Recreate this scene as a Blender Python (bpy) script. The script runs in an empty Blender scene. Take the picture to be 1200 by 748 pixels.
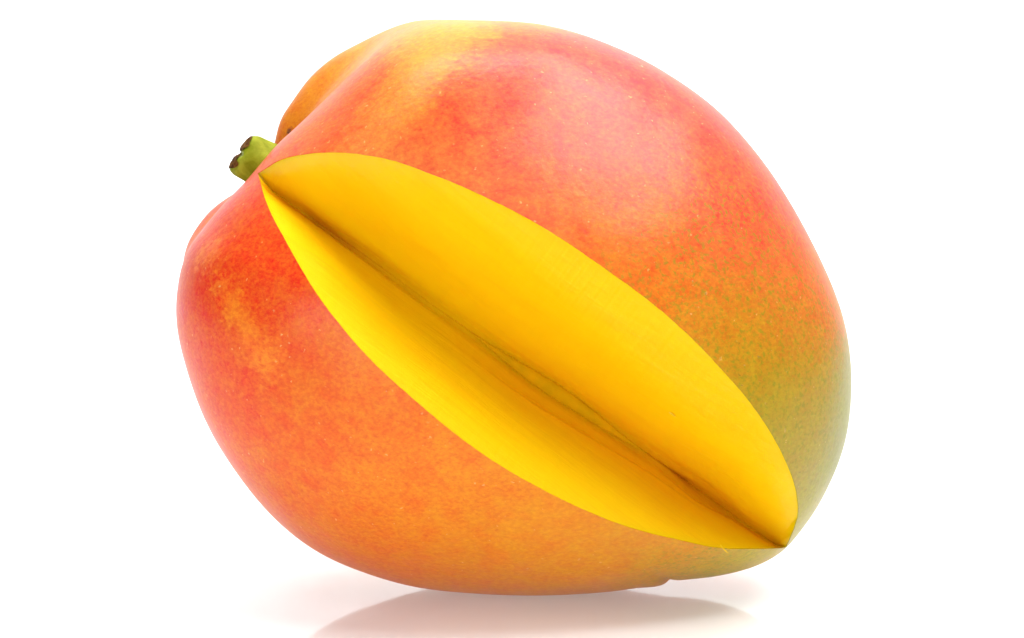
import bpy, math, random
import numpy as np
from mathutils import Vector, Matrix

# ------------------------------------------------------------------ camera, world, lamps, exposure
S = 6700.0                       # photo pixels per metre at the fruit
ELEV = math.radians(10.0)        # camera looks down by this much
DIST = 0.80
scene = bpy.context.scene
col = scene.collection

HEIGHT = 0.0485                  # height of the fruit's centre above the table (refined below from the mesh)
CENTRE = Vector((0, 0, HEIGHT))

cam_d = bpy.data.cameras.new('camera')
cam = bpy.data.objects.new('camera', cam_d); col.objects.link(cam)
cam_d.sensor_width = 36.0
cam_d.lens = 36.0 * DIST / (1200.0 / S)
cam_d.clip_start = 0.01; cam_d.clip_end = 50
cam.rotation_euler = (math.pi / 2 - ELEV, 0, 0)
cam.location = CENTRE + Vector((0, -math.cos(ELEV), math.sin(ELEV))) * DIST
scene.camera = cam

world = bpy.data.worlds.new('World'); scene.world = world
world.use_nodes = True
bg = world.node_tree.nodes['Background']
bg.inputs['Color'].default_value = (1, 1, 1, 1)
bg.inputs['Strength'].default_value = 0.20

def area(name, loc, target, size, size_y, power, color=(1, 1, 1)):
    d = bpy.data.lights.new(name, 'AREA'); d.shape = 'RECTANGLE'
    d.size = size; d.size_y = size_y; d.energy = power; d.color = color
    o = bpy.data.objects.new(name, d); col.objects.link(o)
    o.location = loc
    o.rotation_euler = (Vector(target) - Vector(loc)).to_track_quat('-Z', 'Y').to_euler()
    return o

area('overhead_softbox', (0.26, -0.07, 0.58), (0.02, 0, 0.06), 0.40, 0.36, 4.7)
area('key_softbox', (-0.02, -0.48, 0.56), (0, 0, 0.04), 0.46, 0.36, 1.0)
area('front_softbox', (-0.70, -0.80, 0.23), (0, 0, 0.05), 0.55, 0.40, 4.9)
area('fill_softbox', (0.62, -0.70, 0.30), (0, 0, 0.05), 0.40, 0.40, 0.3)
area('backdrop_lamp', (0, 0.55, 1.25), (0, 1.30, 0.25), 1.6, 0.4, 40.0)
area('added_under_table_lamp', (0, 0.25, -0.45), (0, 0.25, 0), 1.2, 1.2, 31.0)   # added unseen lamp, whitens the acrylic table top from below

scene.view_settings.view_transform = 'Standard'
scene.view_settings.look = 'None'
scene.view_settings.exposure = -0.12
scene.view_settings.gamma = 1.0
scene.view_settings.use_curve_mapping = False
scene.cycles.max_bounces = 7; scene.cycles.diffuse_bounces = 5; scene.cycles.glossy_bounces = 3

# ------------------------------------------------------------------ node helpers
def srgb(r, g, b):
    f = lambda c: c / 12.92 if c <= 0.04045 else ((c + 0.055) / 1.055) ** 2.4
    return (f(r / 255), f(g / 255), f(b / 255))

class NT:
    def __init__(self, name):
        self.m = bpy.data.materials.new(name); self.m.use_nodes = True
        self.t = self.m.node_tree; self.n = self.t.nodes; self.l = self.t.links
        self.bsdf = self.n['Principled BSDF']
    def _in(self, sock, v):
        if hasattr(v, 'is_output'): self.l.new(v, sock)
        elif v is not None: sock.default_value = v
    def math(self, op, a, b=None, c=None, clamp=False):
        n = self.n.new('ShaderNodeMath'); n.operation = op; n.use_clamp = clamp
        for i, v in enumerate((a, b, c)):
            if v is not None: self._in(n.inputs[i], v)
        return n.outputs[0]
    def vmath(self, op, a, b=None, c=None, out=0):
        n = self.n.new('ShaderNodeVectorMath'); n.operation = op
        for i, v in enumerate((a, b, c)):
            if v is not None: self._in(n.inputs[i], v)
        return n.outputs['Value'] if out else n.outputs['Vector']
    def scale(self, a, s):
        n = self.n.new('ShaderNodeVectorMath'); n.operation = 'SCALE'
        self._in(n.inputs[0], a); self._in(n.inputs['Scale'], s); return n.outputs[0]
    def noise(self, vec, scale, detail=3.0, rough=0.5, dist=0.0, color=False):
        n = self.n.new('ShaderNodeTexNoise')
        self._in(n.inputs['Vector'], vec); n.inputs['Scale'].default_value = scale
        n.inputs['Detail'].default_value = detail; n.inputs['Roughness'].default_value = rough
        n.inputs['Distortion'].default_value = dist
        return n.outputs['Color'] if color else n.outputs[0]
    def voronoi(self, vec, scale, rnd=1.0):
        n = self.n.new('ShaderNodeTexVoronoi'); self._in(n.inputs['Vector'], vec)
        n.inputs['Scale'].default_value = scale; n.inputs['Randomness'].default_value = rnd
        return n.outputs['Distance'], n.outputs['Color']
    def ramp(self, v, a, b, c=0.0, d=1.0):
        n = self.n.new('ShaderNodeMapRange'); n.interpolation_type = 'SMOOTHSTEP'
        self._in(n.inputs['Value'], v)
        for k, x in zip(('From Min', 'From Max', 'To Min', 'To Max'), (a, b, c, d)): n.inputs[k].default_value = x
        return n.outputs[0]
    def mix(self, f, a, b, mode='MIX'):
        n = self.n.new('ShaderNodeMix'); n.data_type = 'RGBA'; n.blend_type = mode
        self._in(n.inputs[0], f)
        for i, v in ((6, a), (7, b)):
            self._in(n.inputs[i], v if hasattr(v, 'is_output') else (*v[:3], 1))
        return n.outputs[2]
    def obj(self):
        return self.n.new('ShaderNodeTexCoord').outputs['Object']
    def mapping(self, v, scale=(1, 1, 1), rot=(0, 0, 0)):
        n = self.n.new('ShaderNodeMapping'); self._in(n.inputs[0], v)
        n.inputs['Scale'].default_value = scale; n.inputs['Rotation'].default_value = rot
        return n.outputs[0]
    def bump(self, h, strength, dist, normal=None):
        n = self.n.new('ShaderNodeBump'); n.inputs['Strength'].default_value = strength
        n.inputs['Distance'].default_value = dist; self._in(n.inputs['Height'], h)
        if normal: self._in(n.inputs['Normal'], normal)
        return n.outputs[0]
    def set(self, **k):
        for name, v in k.items():
            self._in(self.bsdf.inputs[name.replace('_', ' ')], v)

def link_mesh(name, verts, faces, mat, parent=None, smooth=True):
    me = bpy.data.meshes.new(name)
    me.from_pydata([tuple(v) for v in verts], [], faces); me.update()
    if smooth: me.polygons.foreach_set('use_smooth', [True] * len(me.polygons))
    me.materials.append(mat)
    o = bpy.data.objects.new(name, me); col.objects.link(o)
    if parent: o.parent = parent
    return o

# ------------------------------------------------------------------ the setting: glossy white table and paper backdrop
nt = NT('white_acrylic'); P = nt.obj()
h = nt.noise(P, 9.0, 2, 0.5)
nt.set(Base_Color=(0.93, 0.93, 0.93, 1), Roughness=nt.ramp(h, 0.2, 0.8, 0.05, 0.08), IOR=1.36)
tr = nt.n.new('ShaderNodeBsdfTranslucent'); tr.inputs[0].default_value = (0.93, 0.93, 0.93, 1)
mx = nt.n.new('ShaderNodeMixShader'); mx.inputs[0].default_value = 0.18  # translucent share lets the added lamp underneath brighten the table top
nt.l.new(nt.bsdf.outputs[0], mx.inputs[1]); nt.l.new(tr.outputs[0], mx.inputs[2])
nt.l.new(mx.outputs[0], nt.n['Material Output'].inputs['Surface'])
ACRYLIC = nt.m
nt = NT('white_paper'); P = nt.obj()
nt.set(Base_Color=nt.mix(nt.noise(P, 40, 3), (0.88, 0.88, 0.88), (0.92, 0.92, 0.92)), Roughness=0.9)
nt.set(Normal=nt.bump(nt.noise(P, 900, 3), 0.1, 0.001))
PAPER = nt.m

def slab(name, x0, x1, y0, y1, z0, z1, bev, mat):
    v = []; f = []
    # top, bevelled rim and skirt
    for (d, z) in ((bev, z1), (0.3 * bev, z1 - 0.3 * bev), (0, z1 - bev), (0, z0)):
        v += [(x0 + d, y0 + d, z), (x1 - d, y0 + d, z), (x1 - d, y1 - d, z), (x0 + d, y1 - d, z)]
    f.append((0, 1, 2, 3))
    for k in range(3):
        for i in range(4):
            j = (i + 1) % 4
            f.append((4 * k + i, 4 * k + 4 + i, 4 * k + 4 + j, 4 * k + j))
    f.append((15, 14, 13, 12))
    return link_mesh(name, v, f, mat, smooth=False)
table = slab('table_surface', -1.3, 1.3, -0.75, 1.2, -0.006, 0.0, 0.002, ACRYLIC); table['kind'] = 'structure'

prof = [(1.0, -0.021)]                      # paper runs under the table's rear edge and sweeps up
for k in range(13):
    a = math.radians(90 * k / 12)
    prof.append((1.25 + 0.30 * math.sin(a), -0.021 + 0.30 * (1 - math.cos(a))))
prof.append((1.55, 1.9))
bv = []; bf = []
for y, z in prof: bv += [(-2.0, y, z), (2.0, y, z)]
n = len(prof)
for y, z in prof: bv += [(-2.0, y + 0.001, z - 0.0015), (2.0, y + 0.001, z - 0.0015)]
for k in range(n - 1):
    bf.append((2 * k, 2 * k + 1, 2 * k + 3, 2 * k + 2))
    bf.append((2 * n + 2 * k + 2, 2 * n + 2 * k + 3, 2 * n + 2 * k + 1, 2 * n + 2 * k))
backdrop = link_mesh('backdrop', bv, bf, PAPER); backdrop['kind'] = 'structure'

# ------------------------------------------------------------------ the mango's form
# Working frame: u to the right, w up, y away (metres); the fruit's long axis runs from the
# stem (upper left) to the tip (lower right).  Outline numbers are in units of 1/S metre.
CX, CY = 612.0, 415.0
def loc2(px, py): return ((px - 600.0) / S, (374.0 - py) / S)
C2 = np.array(loc2(CX, CY))

OUT = [(520, 27), (600, 25), (660, 34), (720, 55), (780, 86), (840, 130), (890, 184), (930, 244), (964, 310),
       (987, 370), (997, 430), (995, 490), (983, 540), (960, 590), (938, 622), (922, 641), (906, 653), (880, 665), (838, 675),
       (800, 679), (770, 684), (720, 692), (640, 697), (560, 695), (490, 688), (430, 672), (370, 645), (320, 605), (275, 550),
       (240, 490), (216, 420), (207, 370), (211, 325), (222, 292), (240, 268), (262, 240), (285, 216), (305, 192),
       (325, 169), (350, 147), (386, 113), (420, 79), (464, 47)]
UP = [(305, 205), (340, 187), (400, 182), (460, 191), (520, 213), (590, 246), (650, 281), (715, 326), (780, 376), (830, 425),
      (872, 474), (905, 524), (924, 565), (930, 600), (919, 640)]
LOW = [(305, 205), (320, 245), (340, 282), (368, 330), (400, 375), (448, 427), (500, 472), (550, 512), (600, 546), (650, 574),
       (700, 597), (750, 614), (800, 627), (850, 637), (919, 640)]

def catmull(pts, closed, m=24):
    p = np.array(pts, float); n = len(p); out = []
    for i in range(n if closed else n - 1):
        if closed: a, b, c, d = p[(i - 1) % n], p[i], p[(i + 1) % n], p[(i + 2) % n]
        else: a, b, c, d = p[max(i - 1, 0)], p[i], p[i + 1], p[min(i + 2, n - 1)]
        t = np.linspace(0, 1, m, endpoint=False)[:, None]
        out.append(0.5 * ((2 * b) + (c - a) * t + (2 * a - 5 * b + 4 * c - d) * t ** 2 + (3 * b - a - 3 * c + d) * t ** 3))
    if not closed: out.append(p[-1:])
    return np.vstack(out)

def polar(pts):
    d = np.array([loc2(*q) for q in pts]) - C2
    return np.arctan2(d[:, 1], d[:, 0]), np.hypot(d[:, 0], d[:, 1])

def table_of(pts):
    th, r = polar(pts); th = th % (2 * np.pi); o = np.argsort(th)
    th, r = th[o], r[o]
    th = np.concatenate([th - 2 * np.pi, th, th + 2 * np.pi]); r = np.concatenate([r, r, r])
    return lambda x: np.interp(x, th, r)
_Rraw = table_of(catmull(OUT, True))
def smooth_fn(fn, sig_deg):
    g = np.linspace(0, 2 * np.pi, 1441)[:-1]; v = fn(g); s = sig_deg * 4
    k = np.arange(-int(4 * s), int(4 * s) + 1); w = np.exp(-0.5 * (k / s) ** 2); w /= w.sum()
    vv = sum(wi * np.roll(v, -ki) for wi, ki in zip(w, k))
    gg = np.concatenate([g - 2 * np.pi, g, g + 2 * np.pi]); vv = np.tile(vv, 3)
    return lambda x: np.interp(x, gg, vv)
RAD = smooth_fn(_Rraw, 1.2)
EDGE = table_of(np.vstack([catmull(UP, False), catmull(LOW, False)[1:-1]]))

thA = polar([UP[0]])[0][0] % (2 * np.pi); thB = polar([UP[-1]])[0][0] % (2 * np.pi)
DF, DB = 0.0425, 0.041
deg = np.degrees
rngw = np.random.RandomState(7)
LUMPS = [(rngw.uniform(-1, 1, 3) * 110, rngw.uniform(0, 6.28), rngw.uniform(0.00006, 0.00018)) for _ in range(14)]
FINE = [(rngw.uniform(-1, 1, 3) * 420, rngw.uniform(0, 6.28), rngw.uniform(0.00001, 0.00003)) for _ in range(18)]

def angdiff(a, b): return (np.degrees(a) - b + 180) % 360 - 180
def gauss(x, s): return np.exp(-(x / s) ** 2)
TH_STEM, TH_UP, TH_LO = 143.8, 128.0, 156.0
def extra(th, phi):
    """radial offsets in outline units: far cheek, trough between the cheeks, stem cavity, crease before the beak"""
    p = np.degrees(phi)
    e = 62 * gauss(angdiff(th, 124.5), 18) * gauss(p - 25, 13)
    e += 33 * gauss(angdiff(th, 157.5), 14) * gauss(p - 20, 12)
    e += 14 * gauss(angdiff(th, 109), 8) * gauss(p - 12, 14)
    e += 8 * gauss(angdiff(th, 130), 8) * gauss(p - 25, 12)
    e += 6 * gauss(angdiff(th, 136), 3.5) * gauss(p - 23, 9)
    e -= 7 * gauss(angdiff(th, 133), 9) * gauss(p - 9, 6)
    e -= 4 * gauss(angdiff(th, TH_LO), 9) * gauss(p - 8, 5)
    e -= 70 * gauss(angdiff(th, TH_STEM), 7) * gauss(p - 10, 7)
    # crease (sinus) before the beak: runs from the underside up towards the cut
    line = -56.5 + 0.10 * p
    e -= 4.0 * gauss(angdiff(th, 0) - line, 1.1) * gauss(p + 4, 13)
    e += 2.5 * gauss(angdiff(th, 0) - (line - 3.2), 2.6) * gauss(p + 6, 16)
    return e

def surf(th, phi):
    """point of the outer skin; phi 0 = outline, negative towards the camera"""
    R = RAD(th); c, s = np.cos(phi), np.sin(phi)
    r = R * c + extra(th, phi) / S
    y = np.where(phi < 0, DF, DB) * s
    x = C2[0] + r * np.cos(th); z = C2[1] + r * np.sin(th)
    P = np.stack([x, y, z], -1)
    d = P - np.array([C2[0], 0, C2[1]]); L = np.linalg.norm(d, axis=-1, keepdims=True)
    amp = 0
    for k, ph, a in LUMPS + FINE: amp = amp + a * np.sin(P @ k + ph)
    fade = np.clip(np.degrees(np.abs(phi)) / 25, 0.25, 1)
    return P + d / L * (amp * fade)[..., None]

def on_front(px, py):
    d = np.array(loc2(px, py)) - C2; th = np.arctan2(d[1], d[0]); r = np.hypot(*d)
    ph = -np.arccos(np.clip(r / RAD(th), 0, 1)); return surf(np.array([th]), np.array([ph]))[0]

NTH = 900
ths = np.linspace(0, 2 * np.pi, NTH, endpoint=False)
for t in (thA, thB): ths[np.argmin(np.abs(ths - t))] = t
iA, iB = int(np.argmin(np.abs(ths - thA))), int(np.argmin(np.abs(ths - thB)))
NICK = sum(a * np.sin(k * ths + p) for k, a, p in ((23, .0011, 1), (41, .0009, 2.2), (67, .0008, .3), (113, .0006, 4), (171, .0005, 5)))   # the knife's slight wander
phe = -np.arccos(np.clip(EDGE(ths) * (1 + 0.55 * NICK) / RAD(ths), 0, 0.992))
NF, NB = 110, 110
rows = []
for k in range(NB, 0, -1):                       # back of the fruit, then the outline, then the front to the cut
    rows.append(surf(ths, np.full(NTH, (np.pi / 2) * (k / (NB + 0.5)))))
for k in range(NF + 1):
    rows.append(surf(ths, phe * (k / NF) ** 1.0))
G = np.array(rows)                               # rows x NTH x 3
NR = len(G)
EDGE3 = G[-1]                                    # cut edge on the skin
CEN = np.array([C2[0], 0, C2[1]])
SKIN_T = 0.9978
def shrink(P): return CEN + (P - CEN) * SKIN_T

# tilt to the camera's elevation and lower onto the table
ROT = Matrix.Rotation(-ELEV, 3, 'X')
Rm = np.array(ROT)
zmin = (G.reshape(-1, 3) @ Rm.T)[:, 2].min()
LOWEST = (G.reshape(-1, 3) @ Rm.T)[(G.reshape(-1, 3) @ Rm.T)[:, 2].argmin()]
cam.location = Vector((0, -math.cos(ELEV), math.sin(ELEV))) * DIST + Vector((0, 0, -zmin))
BASE = np.array([LOWEST[0], LOWEST[1], zmin])    # base point of the fruit (tilted frame)
def W(P): return (np.asarray(P) @ Rm.T) - BASE   # working frame -> the mango's own frame (origin at contact)
mango = bpy.data.objects.new('mango', None); col.objects.link(mango)
mango.empty_display_size = 0.02
mango.location = (LOWEST[0], LOWEST[1], 0.0)
mango['label'] = 'ripe red, orange and green mango with a yellow wedge cut open, on white table'
mango['category'] = 'mango'

def grid_faces(nr, nc, off=0, wrap=True, flip=False):
    f = []
    for r in range(nr - 1):
        for c in range(nc if wrap else nc - 1):
            d = (c + 1) % nc
            q = (off + r * nc + c, off + r * nc + d, off + (r + 1) * nc + d, off + (r + 1) * nc + c)
            f.append(q[::-1] if flip else q)
    return f

# ------------------------------------------------------------------ materials of the mango
def M_skin():
    nt = NT('mango_skin'); P = nt.obj()
    # ---- colour zones of the ripening skin, as soft patches round points of the surface
    Z = [((255, 395), 105, (222, 56, 12)), ((232, 310), 70, (222, 60, 30)), ((330, 470), 95, (226, 84, 8)),
         ((330, 290), 50, (232, 70, 40)), ((250, 500), 70, (222, 68, 26)),
         ((284, 360), 10, (238, 122, 44)), ((302, 388), 11, (238, 118, 40)), ((268, 335), 9, (236, 122, 52)), ((252, 296), 12, (236, 116, 60)), ((320, 420), 12, (238, 128, 40)),
         ((420, 560), 100, (232, 114, 0)), ((560, 610), 100, (228, 132, 0)), ((680, 650), 90, (222, 138, 0)),
         ((360, 610), 80, (220, 100, 14)), ((790, 655), 40, (200, 142, 18)), ((860, 655), 38, (182, 158, 30)),
         ((745, 628), 40, (212, 138, 14)), ((480, 480), 60, (232, 112, 0)),
         ((365, 170), 45, (226, 92, 58)), ((430, 130), 50, (226, 90, 54)), ((440, 175), 30, (230, 128, 66)),
         ((530, 40), 32, (226, 154, 44)), ((505, 75), 28, (228, 152, 46)), ((478, 118), 24, (230, 144, 50)),
         ((455, 150), 20, (230, 132, 62)), ((620, 28), 24, (226, 130, 56)),
         ((585, 90), 60, (212, 70, 58)), ((540, 150), 50, (216, 80, 56)), ((620, 160), 70, (216, 84, 70)), ((700, 90), 70, (214, 78, 72)),
         ((780, 140), 80, (214, 82, 76)), ((860, 200), 75, (216, 76, 66)), ((690, 180), 60, (218, 90, 82)), ((520, 195), 40, (228, 110, 62)),
         ((640, 235), 60, (228, 100, 48)), ((740, 240), 70, (226, 86, 56)), ((700, 290), 45, (224, 108, 12)), ((760, 325), 45, (218, 112, 12)),
         ((830, 280), 70, (222, 84, 50)), ((900, 290), 60, (222, 80, 62)), ((940, 350), 50, (214, 108, 58)),
         ((835, 385), 50, (200, 130, 14)), ((890, 380), 50, (194, 126, 24)), ((900, 460), 55, (170, 146, 12)),
         ((950, 440), 45, (180, 140, 40)), ((935, 530), 50, (176, 150, 34)), ((985, 470), 40, (150, 148, 88)),
         ((975, 545), 45, (142, 144, 78)), ((945, 595), 36, (172, 158, 50))]
    W1 = nt.vmath('SUBTRACT', nt.noise(P, 70, 4, 0.6, color=True), (0.5, 0.5, 0.5))
    W2 = nt.vmath('SUBTRACT', nt.noise(nt.mapping(P, (1, 1, 1.7), (0, 0.6, 0)), 620, 3, 0.6, color=True), (0.5, 0.5, 0.5))
    Q = nt.vmath('MULTIPLY_ADD', W1, (0.006, 0.006, 0.006), P)
    Q = nt.vmath('MULTIPLY_ADD', W2, (0.012, 0.012, 0.012), Q)
    def blobs(zs, base=None, basew=0.0):
        acc, ws = (tuple(c * basew for c in base) if base else (0, 0, 0)), basew
        for (px, r, c) in zs:
            p = W(px) if len(px) == 3 else W(on_front(*px))
            d = nt.vmath('DISTANCE', Q, tuple(p), out=1)
            w = nt.math('MULTIPLY', d, S / (r * 1.3))
            w = nt.math('MULTIPLY', w, w)
            w = nt.math('EXPONENT', nt.math('MULTIPLY', w, -1.0))
            w = nt.math('MULTIPLY', w, (60.0 / r))
            acc = nt.vmath('MULTIPLY_ADD', w, srgb(c[0] * 0.97, c[1] * 0.95, c[2] * ((0.5 if c[2] < 60 else 0.85) if c[0] > 200 else 0.75)), acc)
            ws = nt.math('ADD', w, ws)
        return nt.vmath('DIVIDE', acc, ws) if not base else nt.vmath('DIVIDE', acc, ws)
    # far cheek beside the stem, seen over the trough
    back = [(tuple(surf(np.array([np.radians(a)]), np.array([np.radians(p)]))[0]), r, c) for a, p, r, c in
            ((122, 24, 60, (226, 140, 48)), (132, 24, 45, (226, 126, 36)), (158, 22, 60, (228, 96, 44)), (100, 40, 90, (228, 160, 50)), (60, 50, 120, (224, 96, 60)),
             (180, 40, 110, (228, 96, 44)), (10, 45, 110, (170, 155, 70)), (250, 45, 140, (228, 130, 30)), (200, 85, 200, (226, 120, 40)))]
    base = blobs(Z + back, srgb(228, 124, 40), 0.0015)
    # ---- fine mottle: red blush breaking up over yellow ground colour
    m1 = nt.noise(nt.mapping(P, (1.0, 1.0, 1.5), (0, 0.65, 0)), 1150, 4, 0.7)
    m2 = nt.noise(P, 260, 5, 0.65); m3 = nt.noise(P, 95, 3, 0.6)
    hs = nt.n.new('ShaderNodeHueSaturation'); nt._in(hs.inputs['Color'], base)
    nt._in(hs.inputs['Hue'], nt.math('ADD', nt.math('ADD', nt.math('MULTIPLY', nt.math('SUBTRACT', m1, 0.5), 0.050), nt.math('MULTIPLY', nt.math('SUBTRACT', m2, 0.5), 0.048)), nt.math('MULTIPLY_ADD', nt.math('SUBTRACT', m3, 0.5), 0.016, 0.503)))
    nt._in(hs.inputs['Value'], nt.math('ADD', nt.math('MULTIPLY', nt.math('SUBTRACT', m1, 0.5), 0.42), 1.0))
    c = hs.outputs[0]
    # ---- lenticels: pale pin-points everywhere, dark ones gathered where the skin is still green
    PW = nt.vmath('MULTIPLY_ADD', W2, (0.0016, 0.0016, 0.0016), P)
    dv, dc = nt.voronoi(PW, 800)
    sep = nt.n.new('ShaderNodeSeparateColor'); nt.l.new(dc, sep.inputs[0])
    size = nt.math('MULTIPLY_ADD', sep.outputs[1], 0.20, 0.05)           # every pin-point has its own size
    pick = nt.ramp(sep.outputs[0], 0.55, 0.85)
    pale = nt.math('MULTIPLY', nt.math('SUBTRACT', 1.0, nt.math('DIVIDE', dv, size), clamp=True), pick)
    c = nt.mix(nt.math('MULTIPLY', pale, 0.8), c, srgb(246, 192, 116))
    dv2, dc2 = nt.voronoi(PW, 800)
    sep2 = nt.n.new('ShaderNodeSeparateColor'); nt.l.new(dc2, sep2.inputs[0])
    size2 = nt.math('MULTIPLY_ADD', sep2.outputs[2], 0.22, 0.03)
    gz = nt.ramp(nt.vmath('DISTANCE', Q, tuple(W(on_front(890, 390))), out=1), 0.018, 0.046, 1, 0)
    gz2 = nt.ramp(nt.vmath('DISTANCE', Q, tuple(W(on_front(835, 655))), out=1), 0.004, 0.020, 1, 0)
    gz = nt.math('MAXIMUM', gz, gz2)
    fre = nt.ramp(nt.noise(P, 1300, 3, 0.6), 0.46, 0.72)                   # olive freckles
    c = nt.mix(nt.math('MULTIPLY', nt.math('MULTIPLY', fre, gz), 0.75), c, srgb(126, 128, 16))
    dark = nt.math('MULTIPLY', nt.math('SUBTRACT', 1.0, nt.math('DIVIDE', dv2, size2), clamp=True), nt.ramp(sep2.outputs[1], 0.45, 0.8))
    c = nt.mix(nt.math('MULTIPLY', nt.math('MULTIPLY', dark, nt.math('ADD', gz, 0.25)), 0.8, clamp=True), c, srgb(120, 84, 24))
    # ---- a few pale scuffs on the belly and the dark blemish in the cavity
    sc = nt.noise(nt.mapping(P, (1, 1, 2.2), (0, 0.5, 0)), 190, 5, 0.7, 0.6)
    c = nt.mix(nt.ramp(sc, 0.715, 0.745, 0, 0.5), c, srgb(240, 206, 160))
    bl = surf(np.array([np.radians(136.6)]), np.array([np.radians(15.5)]))[0]
    c = nt.mix(nt.ramp(nt.vmath('DISTANCE', nt.vmath('MULTIPLY_ADD', W2, (0.003, 0.003, 0.003), P), tuple(W(bl)), out=1), 0.0004, 0.0013, 0.85, 0), c, srgb(52, 40, 48))
    nt.set(Base_Color=c, IOR=1.37)
    nt.set(Roughness=nt.ramp(m2, 0.25, 0.75, 0.33, 0.40))
    b = nt.bump(nt.noise(P, 620, 4, 0.6), 0.16, 0.0005)
    b = nt.bump(nt.math('MULTIPLY', pale, 1.0), 0.25, 0.00012, b)
    nt.set(Normal=b)
    nt.set(Sheen_Weight=0.0, Sheen_Roughness=0.5)
    return nt.m

VA2, VB2 = (322, 225), (907, 637)                # ends of the valley line
chord = np.array([VB2[0] - VA2[0], -(VB2[1] - VA2[1])], float); CL = np.linalg.norm(chord); chord /= CL
NRM = np.array([-chord[1], chord[0]])            # up-right, across the cut
ANG = math.atan2(chord[1], chord[0])

YV = -0.0065                                     # how far the valley bows away at its middle
VA3m = np.array([loc2(*VA2)[0], -0.0100 + 0.4 * YV, loc2(*VA2)[1]]); VB3m = np.array([loc2(*VB2)[0], -0.0052 + 0.4 * YV, loc2(*VB2)[1]])
def M_flesh():
    nt = NT('mango_flesh'); P = nt.obj()
    ax = Vector(Rm @ np.array([chord[0], 0, chord[1]]))
    # coordinates along the fruit's axis so the fibres run with it
    along = nt.vmath('DOT_PRODUCT', P, tuple(ax), out=1)
    perp = nt.vmath('SUBTRACT', P, nt.scale(tuple(ax), along))
    F = nt.vmath('MULTIPLY_ADD', tuple(ax), nt.scale((1, 1, 1), nt.math('MULTIPLY', along, 0.12)), perp)
    f1 = nt.noise(F, 420, 4, 0.6, 0.3)
    f2 = nt.noise(F, 110, 3, 0.5, 0.2)
    c = nt.mix(nt.ramp(f2, 0.35, 0.7), (0.86, 0.545, 0.001), (0.85, 0.505, 0.001))
    c = nt.mix(nt.ramp(f1, 0.5, 0.8, 0, 0.3), c, (0.80, 0.39, 0.002))
    # deeper orange flesh close to the stone
    mid = W(np.array([loc2(690, 520)[0], -0.014, loc2(690, 520)[1]]))
    dv = nt.vmath('SUBTRACT', P, tuple(mid))
    da = nt.vmath('DOT_PRODUCT', dv, tuple(ax), out=1)
    dp = nt.vmath('LENGTH', nt.vmath('SUBTRACT', dv, nt.scale(tuple(ax), da)), out=1)
    zone = nt.math('MULTIPLY', nt.ramp(nt.math('ADD', dp, nt.math('MULTIPLY', nt.math('SUBTRACT', f2, 0.5), 0.008)), 0.004, 0.016, 1, 0),
                   nt.ramp(nt.math('ABSOLUTE', da), 0.012, 0.036, 1, 0))
    c = nt.mix(nt.math('MULTIPLY', zone, 0.6), c, (0.84, 0.38, 0.003))
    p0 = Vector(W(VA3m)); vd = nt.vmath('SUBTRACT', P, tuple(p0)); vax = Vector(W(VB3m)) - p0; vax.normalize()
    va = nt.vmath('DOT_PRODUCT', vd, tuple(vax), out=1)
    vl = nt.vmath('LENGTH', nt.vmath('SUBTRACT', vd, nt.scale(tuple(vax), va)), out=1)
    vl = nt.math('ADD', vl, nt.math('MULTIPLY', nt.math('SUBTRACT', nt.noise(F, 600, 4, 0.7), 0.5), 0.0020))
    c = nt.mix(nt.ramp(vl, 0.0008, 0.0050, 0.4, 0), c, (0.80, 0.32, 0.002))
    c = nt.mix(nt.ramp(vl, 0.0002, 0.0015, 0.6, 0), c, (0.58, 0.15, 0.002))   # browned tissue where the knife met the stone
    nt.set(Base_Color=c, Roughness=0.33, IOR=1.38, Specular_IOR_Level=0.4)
    nt.set(Subsurface_Weight=0.55, Subsurface_Scale=0.004)
    nt.bsdf.inputs['Subsurface Radius'].default_value = (1.0, 0.55, 0.10)
    b = nt.bump(f1, 0.26, 0.0006)
    b = nt.bump(nt.noise(P, 1500, 3), 0.10, 0.0003, b)
    nt.set(Normal=b)
    return nt.m

def M_simple(name, c1, c2, scale, rough, bump, sss=0.0, stretch=(1, 1, 1)):
    nt = NT(name); P = nt.mapping(nt.obj(), stretch)
    f = nt.noise(P, scale, 5, 0.6, 0.2)
    nt.set(Base_Color=nt.mix(nt.ramp(f, 0.3, 0.7), srgb(*c1), srgb(*c2)), Roughness=rough, Normal=nt.bump(f, bump, 0.0008))
    nt.set(Specular_IOR_Level=0.05)
    if sss: nt.set(Subsurface_Weight=sss, Subsurface_Scale=0.002)
    return nt.m
SKIN, FLESH = M_skin(), M_flesh()

# ------------------------------------------------------------------ skin: a thin rind with the wedge cut out of it
pole = surf(np.array([0.0]), np.array([np.pi / 2]))[0]
V = list(W(G.reshape(-1, 3))) + [W(pole)]
F = grid_faces(NR, NTH, 0)
ip = NR * NTH
F += [(ip, (c + 1) % NTH, c) for c in range(NTH)]
o2 = len(V)
V += list(W(EDGE3)) + list(W(shrink(EDGE3)))     # the rind's cut rim, its own normals
F += grid_faces(2, NTH, o2)
o3 = len(V)
inner_rows = list(range(0, NR, 6))
if inner_rows[-1] != NR - 1: inner_rows.append(NR - 1)
GI = shrink(G[inner_rows])
V += list(W(GI.reshape(-1, 3)))
F += grid_faces(len(GI), NTH, o3, flip=True)
V.append(W(shrink(pole))); F += [(len(V) - 1, o3 + c, o3 + (c + 1) % NTH) for c in range(NTH)]
skin = link_mesh('skin', V, F, SKIN, mango)

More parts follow.
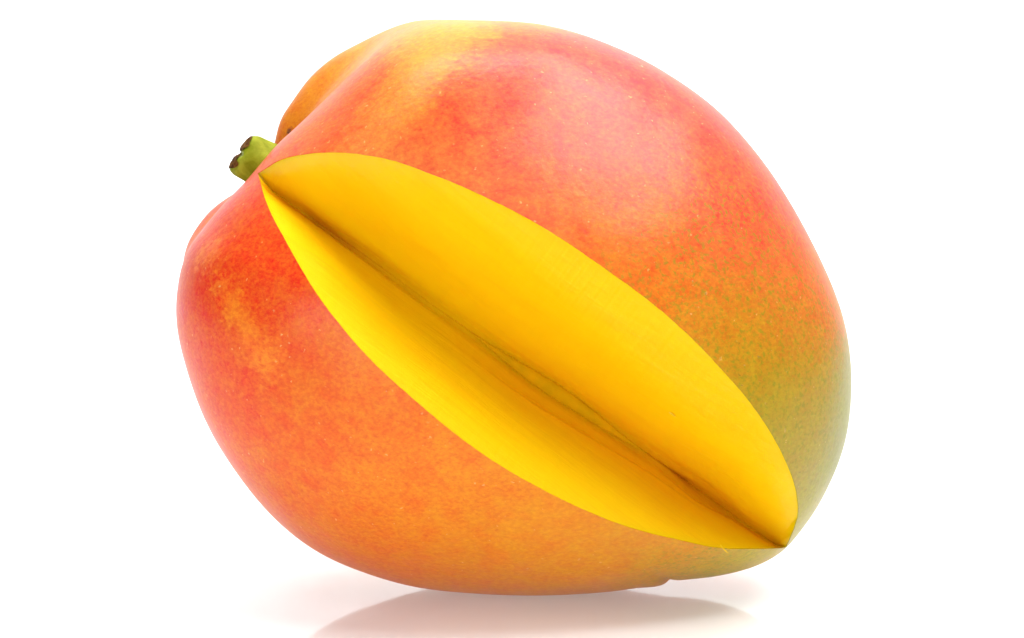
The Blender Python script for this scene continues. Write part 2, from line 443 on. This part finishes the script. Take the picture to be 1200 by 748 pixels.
# ------------------------------------------------------------------ flesh: body under the rind plus the two cut walls
E0 = CEN + (EDGE3 - CEN) * (SKIN_T - 0.0002)
e2 = (E0[:, [0, 2]] - np.array(loc2(*VA2)))
s_raw = np.clip((e2 @ chord) * S / CL, 0, 1)
side = np.sign(e2 @ NRM); side[side == 0] = 1
smin = 0.0
s = s_raw
VA3 = np.array([loc2(*VA2)[0], -0.0100, loc2(*VA2)[1]]); VB3 = np.array([loc2(*VB2)[0], -0.0052, loc2(*VB2)[1]])
def valley(s):
    s = np.asarray(s)[..., None]
    v = VA3 + (VB3 - VA3) * s
    dep = 4 * s * (1 - s)
    v = v + np.array([0, YV, 0]) * dep
    wob = 0.00025 * np.sin(9 * s + 0.7) + 0.00008 * np.sin(31 * s + 2.0)
    return v + np.array([NRM[0], 0, NRM[1]]) * wob * dep
def lip(s):                                      # half-width of the slit left by the stone
    g = lambda c, w: np.exp(-((s - c) / w) ** 2)
    return 0.00030 + 0.0008 * g(0.56, 0.12) * 0.55 + 0.0009 * g(0.86, 0.08)
slit_depth = lambda s: 0.0004 + 0.0012 * np.exp(-((s - 0.56) / 0.14) ** 2) + 0.0018 * np.exp(-((s - 0.86) / 0.09) ** 2)
N3 = np.array([NRM[0], 0, NRM[1]]); Y3 = np.array([0, 1.0, 0])
V0 = valley(s)
taper = np.clip(8 * s * (1 - s), 0, 1)[:, None]
LIP = V0 + N3 * (side * lip(s))[:, None] * taper
BOT = V0 + Y3 * (slit_depth(s))[:, None] * taper
NW = 46
wall = []
# unit direction out of each wall (towards the open wedge)
dirv = LIP - E0
outn = -np.sign(side)[:, None] * N3
for k in range(NW + 1):
    t = k / NW
    p = E0 + dirv * t
    und = 0.00045 * np.sin(np.pi * t) ** 2 * (np.sin(p @ np.array([150, 60, 90.0]) + 1.3) + 0.7 * np.sin(p @ np.array([260, -120, 200.0])))
    bulge = 0.0007 * math.sin(math.pi * t)
    roll = -0.0009 * math.exp(-((1 - t) / 0.06) ** 2)          # walls round over slightly at the slit
    stp = -0.0007 * np.clip((t - 0.76) / 0.05, 0, 1) * np.clip((1 - t) / 0.15, 0, 1) * np.exp(-((s - 0.60) / 0.17) ** 2) * (side < 0)
    und = und + stp
    wall.append(p + outn * (und + bulge + roll * taper[:, 0] * 0.5 )[:, None] * taper)
wall.append(LIP * 0.6 + BOT * 0.4 + outn * 0.0); wall.append(BOT)
WALL = np.array(wall)
V = []; F = []
rows_i = inner_rows
GB = CEN + (G[rows_i] - CEN) * (SKIN_T - 0.0002)
V += list(W(GB.reshape(-1, 3))); F += grid_faces(len(GB), NTH, 0)
V.append(W(CEN + (pole - CEN) * (SKIN_T - 0.0002))); F += [(len(V) - 1, (c + 1) % NTH, c) for c in range(NTH)]
o2 = len(V)
V += list(W(WALL.reshape(-1, 3))); F += grid_faces(len(WALL), NTH, o2)
flesh = link_mesh('flesh', V, F, FLESH, mango)
flesh['label'] = 'juicy yellow flesh showing on two cut walls of the wedge'

# the stone's fibrous edge showing at the bottom of the cut
STONE = M_simple('stone_husk', (206, 156, 0), (226, 164, 0), 300, 0.8, 0.25, 0.0, (1, 1, 1))
sv = []; sf = []; ns, nc = 90, 14
rr = np.random.RandomState(3)
for i in range(ns + 1):
    q = i / ns; ss = 0.40 + 0.34 * q; c = valley(np.array([ss]))[0]
    hw = lip(ss) * 1.7 * math.sin(math.pi * min(max(q, 0.02), 0.98)) ** 0.5 + 0.0001
    for j in range(nc):
        a = 2 * math.pi * j / nc
        jit = 1 + 0.03 * rr.randn()
        sv.append(c + N3 * (hw * math.cos(a) * jit - 0.0001) + Y3 * (0.0002 + 0.0009 * (1 - math.sin(math.pi * q)) + 0.0006 * math.sin(a) * jit))
f = grid_faces(ns + 1, nc, 0); f += [tuple(range(nc)), tuple(range(ns * nc, ns * nc + nc))[::-1]]
seed = link_mesh('stone', W(np.array(sv)), f, STONE, flesh)
seed['label'] = 'olive fibrous edge of the stone at the bottom of the cut'

# ------------------------------------------------------------------ stem
STEM = M_simple('stem_green', (112, 122, 14), (158, 164, 46), 260, 0.5, 0.35, 0.0)
SCAR = M_simple('stem_scar', (66, 38, 18), (122, 82, 36), 700, 0.8, 0.9)
root = np.array([loc2(342, 212)[0], 0.0068, loc2(342, 212)[1]])
tip = np.array([loc2(280, 178)[0], 0.0050, loc2(280, 178)[1]])
ax = tip - root; LST = np.linalg.norm(ax); ax /= LST
b1 = np.array([-ax[2], 0, ax[0]]); b1 /= np.linalg.norm(b1)
if b1[2] < 0: b1 = -b1                            # b1: across the stem, upwards in view
b2 = np.cross(ax, b1)
def rad_stem(q, a):
    base = 0.0042 + 0.0006 * (1 - q) ** 3 - 0.0003 * q
    lob = 1 + 0.04 * math.cos(2 * a) + 0.03 * math.sin(3 * a + 1) + 0.02 * math.sin(5 * a + q * 4)
    return base * lob
sv = []; sf = []; nc = 48; ns = 30
def end_h(x, y):                                 # relief of the broken end: two lobes with hollows, notch between
    return -0.0004 * math.exp(-((x + 0.0002) / 0.0005) ** 2) - 0.0005 * math.exp(-((abs(x) - 0.00235) / 0.0008) ** 2 - (y / 0.0016) ** 2) + 0.10 * (-x)
for i in range(ns + 1):
    q = i / ns
    for j in range(nc):
        a = 2 * math.pi * j / nc; r = rad_stem(q, a)
        if q > 0.86: r *= 1 - 0.12 * ((q - 0.86) / 0.14) ** 2
        x, y = r * math.cos(a), r * math.sin(a)
        sv.append(root + ax * (LST * q + end_h(x, y) * max(0, (q - 0.5) / 0.5)) + b1 * x + b2 * y)
m = 10
for i in range(1, m + 1):
    k = 1 - i / m
    for j in range(nc):
        a = 2 * math.pi * j / nc; r = rad_stem(1, a) * 0.88 * k
        x, y = r * math.cos(a), r * math.sin(a)
        sv.append(root + ax * (LST + end_h(x, y) + 0.0002 * (1 - k * k)) + b1 * x + b2 * y)
sf = grid_faces(ns + 1 + m, nc, 0)
stem = link_mesh('stem', W(np.array(sv)), sf, STEM, mango)
stem['label'] = 'short green stem stub with two brown scars on its end'
for sgn in (1, -1):                              # brown corky scars on both lobes
    sv = []; nr_, nc_ = 9, 28
    for i in range(nr_):
        k = i / (nr_ - 1)
        for j in range(nc_):
            a = 2 * math.pi * j / nc_
            wob = 1 + 0.10 * math.sin(3 * a + sgn) + 0.02 * math.sin(7 * a)
            x = sgn * (0.0018 + 0.0017 * k * math.cos(a) * wob); y = 0.0032 * k * math.sin(a) * wob
            rr_ = math.hypot(x, y); lim = 0.0034
            over = max(0, rr_ - lim)
            x2, y2 = (x * lim / rr_, y * lim / rr_) if over > 0 else (x, y)
            hgt = end_h(x2, y2) + 0.00042 * (1 - 0.2 * k * k) - over * 1.2
            x3, y3 = (x2 + (x - x2) * 0.8, y2 + (y - y2) * 0.8)
            sv.append(root + ax * (LST + hgt) + b1 * x3 + b2 * y3)
    f = grid_faces(nr_, nc_, 0, flip=(sgn < 0))
    link_mesh('scar', W(np.array(sv)), f, SCAR, stem)

# ------------------------------------------------------------------ loose fibres on the cut
FIBRE = M_simple('pale_fibre', (230, 186, 30), (240, 204, 70), 900, 0.4, 0.2)
def fibre(pts, r0):
    pts = np.array(pts); nc = 8; sv = []
    for i, c in enumerate(pts):
        d = pts[min(i + 1, len(pts) - 1)] - pts[max(i - 1, 0)]; d = d / np.linalg.norm(d)
        p1 = np.cross(d, [0.3, 1, 0.2]); p1 /= np.linalg.norm(p1); p2 = np.cross(d, p1)
        r = r0 * (1 - 0.75 * abs(2 * i / (len(pts) - 1) - 1) ** 2)
        for j in range(nc):
            a = 2 * math.pi * j / nc; sv.append(c + r * (p1 * math.cos(a) + p2 * math.sin(a)))
    f = grid_faces(len(pts), nc, 0) + [tuple(range(nc))[::-1], tuple(range((len(pts) - 1) * nc, len(pts) * nc))]
    return link_mesh('fibre', W(np.array(sv)), f, FIBRE, flesh)
def near_wall(px, py):                            # wall vertex seen at this place, lifted clear of the surface
    q = np.array(loc2(px, py)); d = WALL[:NW, :, :][..., [0, 2]] - q
    i = np.unravel_index(np.argmin((d ** 2).sum(-1)), d.shape[:2]); return WALL[i]
a0 = near_wall(783, 483)
cc = np.array([chord[0], 0, chord[1]])
fibre([a0 + np.array([0, -0.0002, 0]) + cc * t + np.array([0, -0.00015, 0]) * math.cos(1.5 * t / 0.0007) for t in np.linspace(-0.0007, 0.0007, 7)], 0.00016)
e0 = on_front(838, 632)
fibre([e0 + np.array([0.0012 * t, -0.0004 - 0.0004 * math.sin(3 * t), -0.0018 * t + 0.0006 * t * t]) for t in np.linspace(-0.1, 1, 10)], 0.00010)
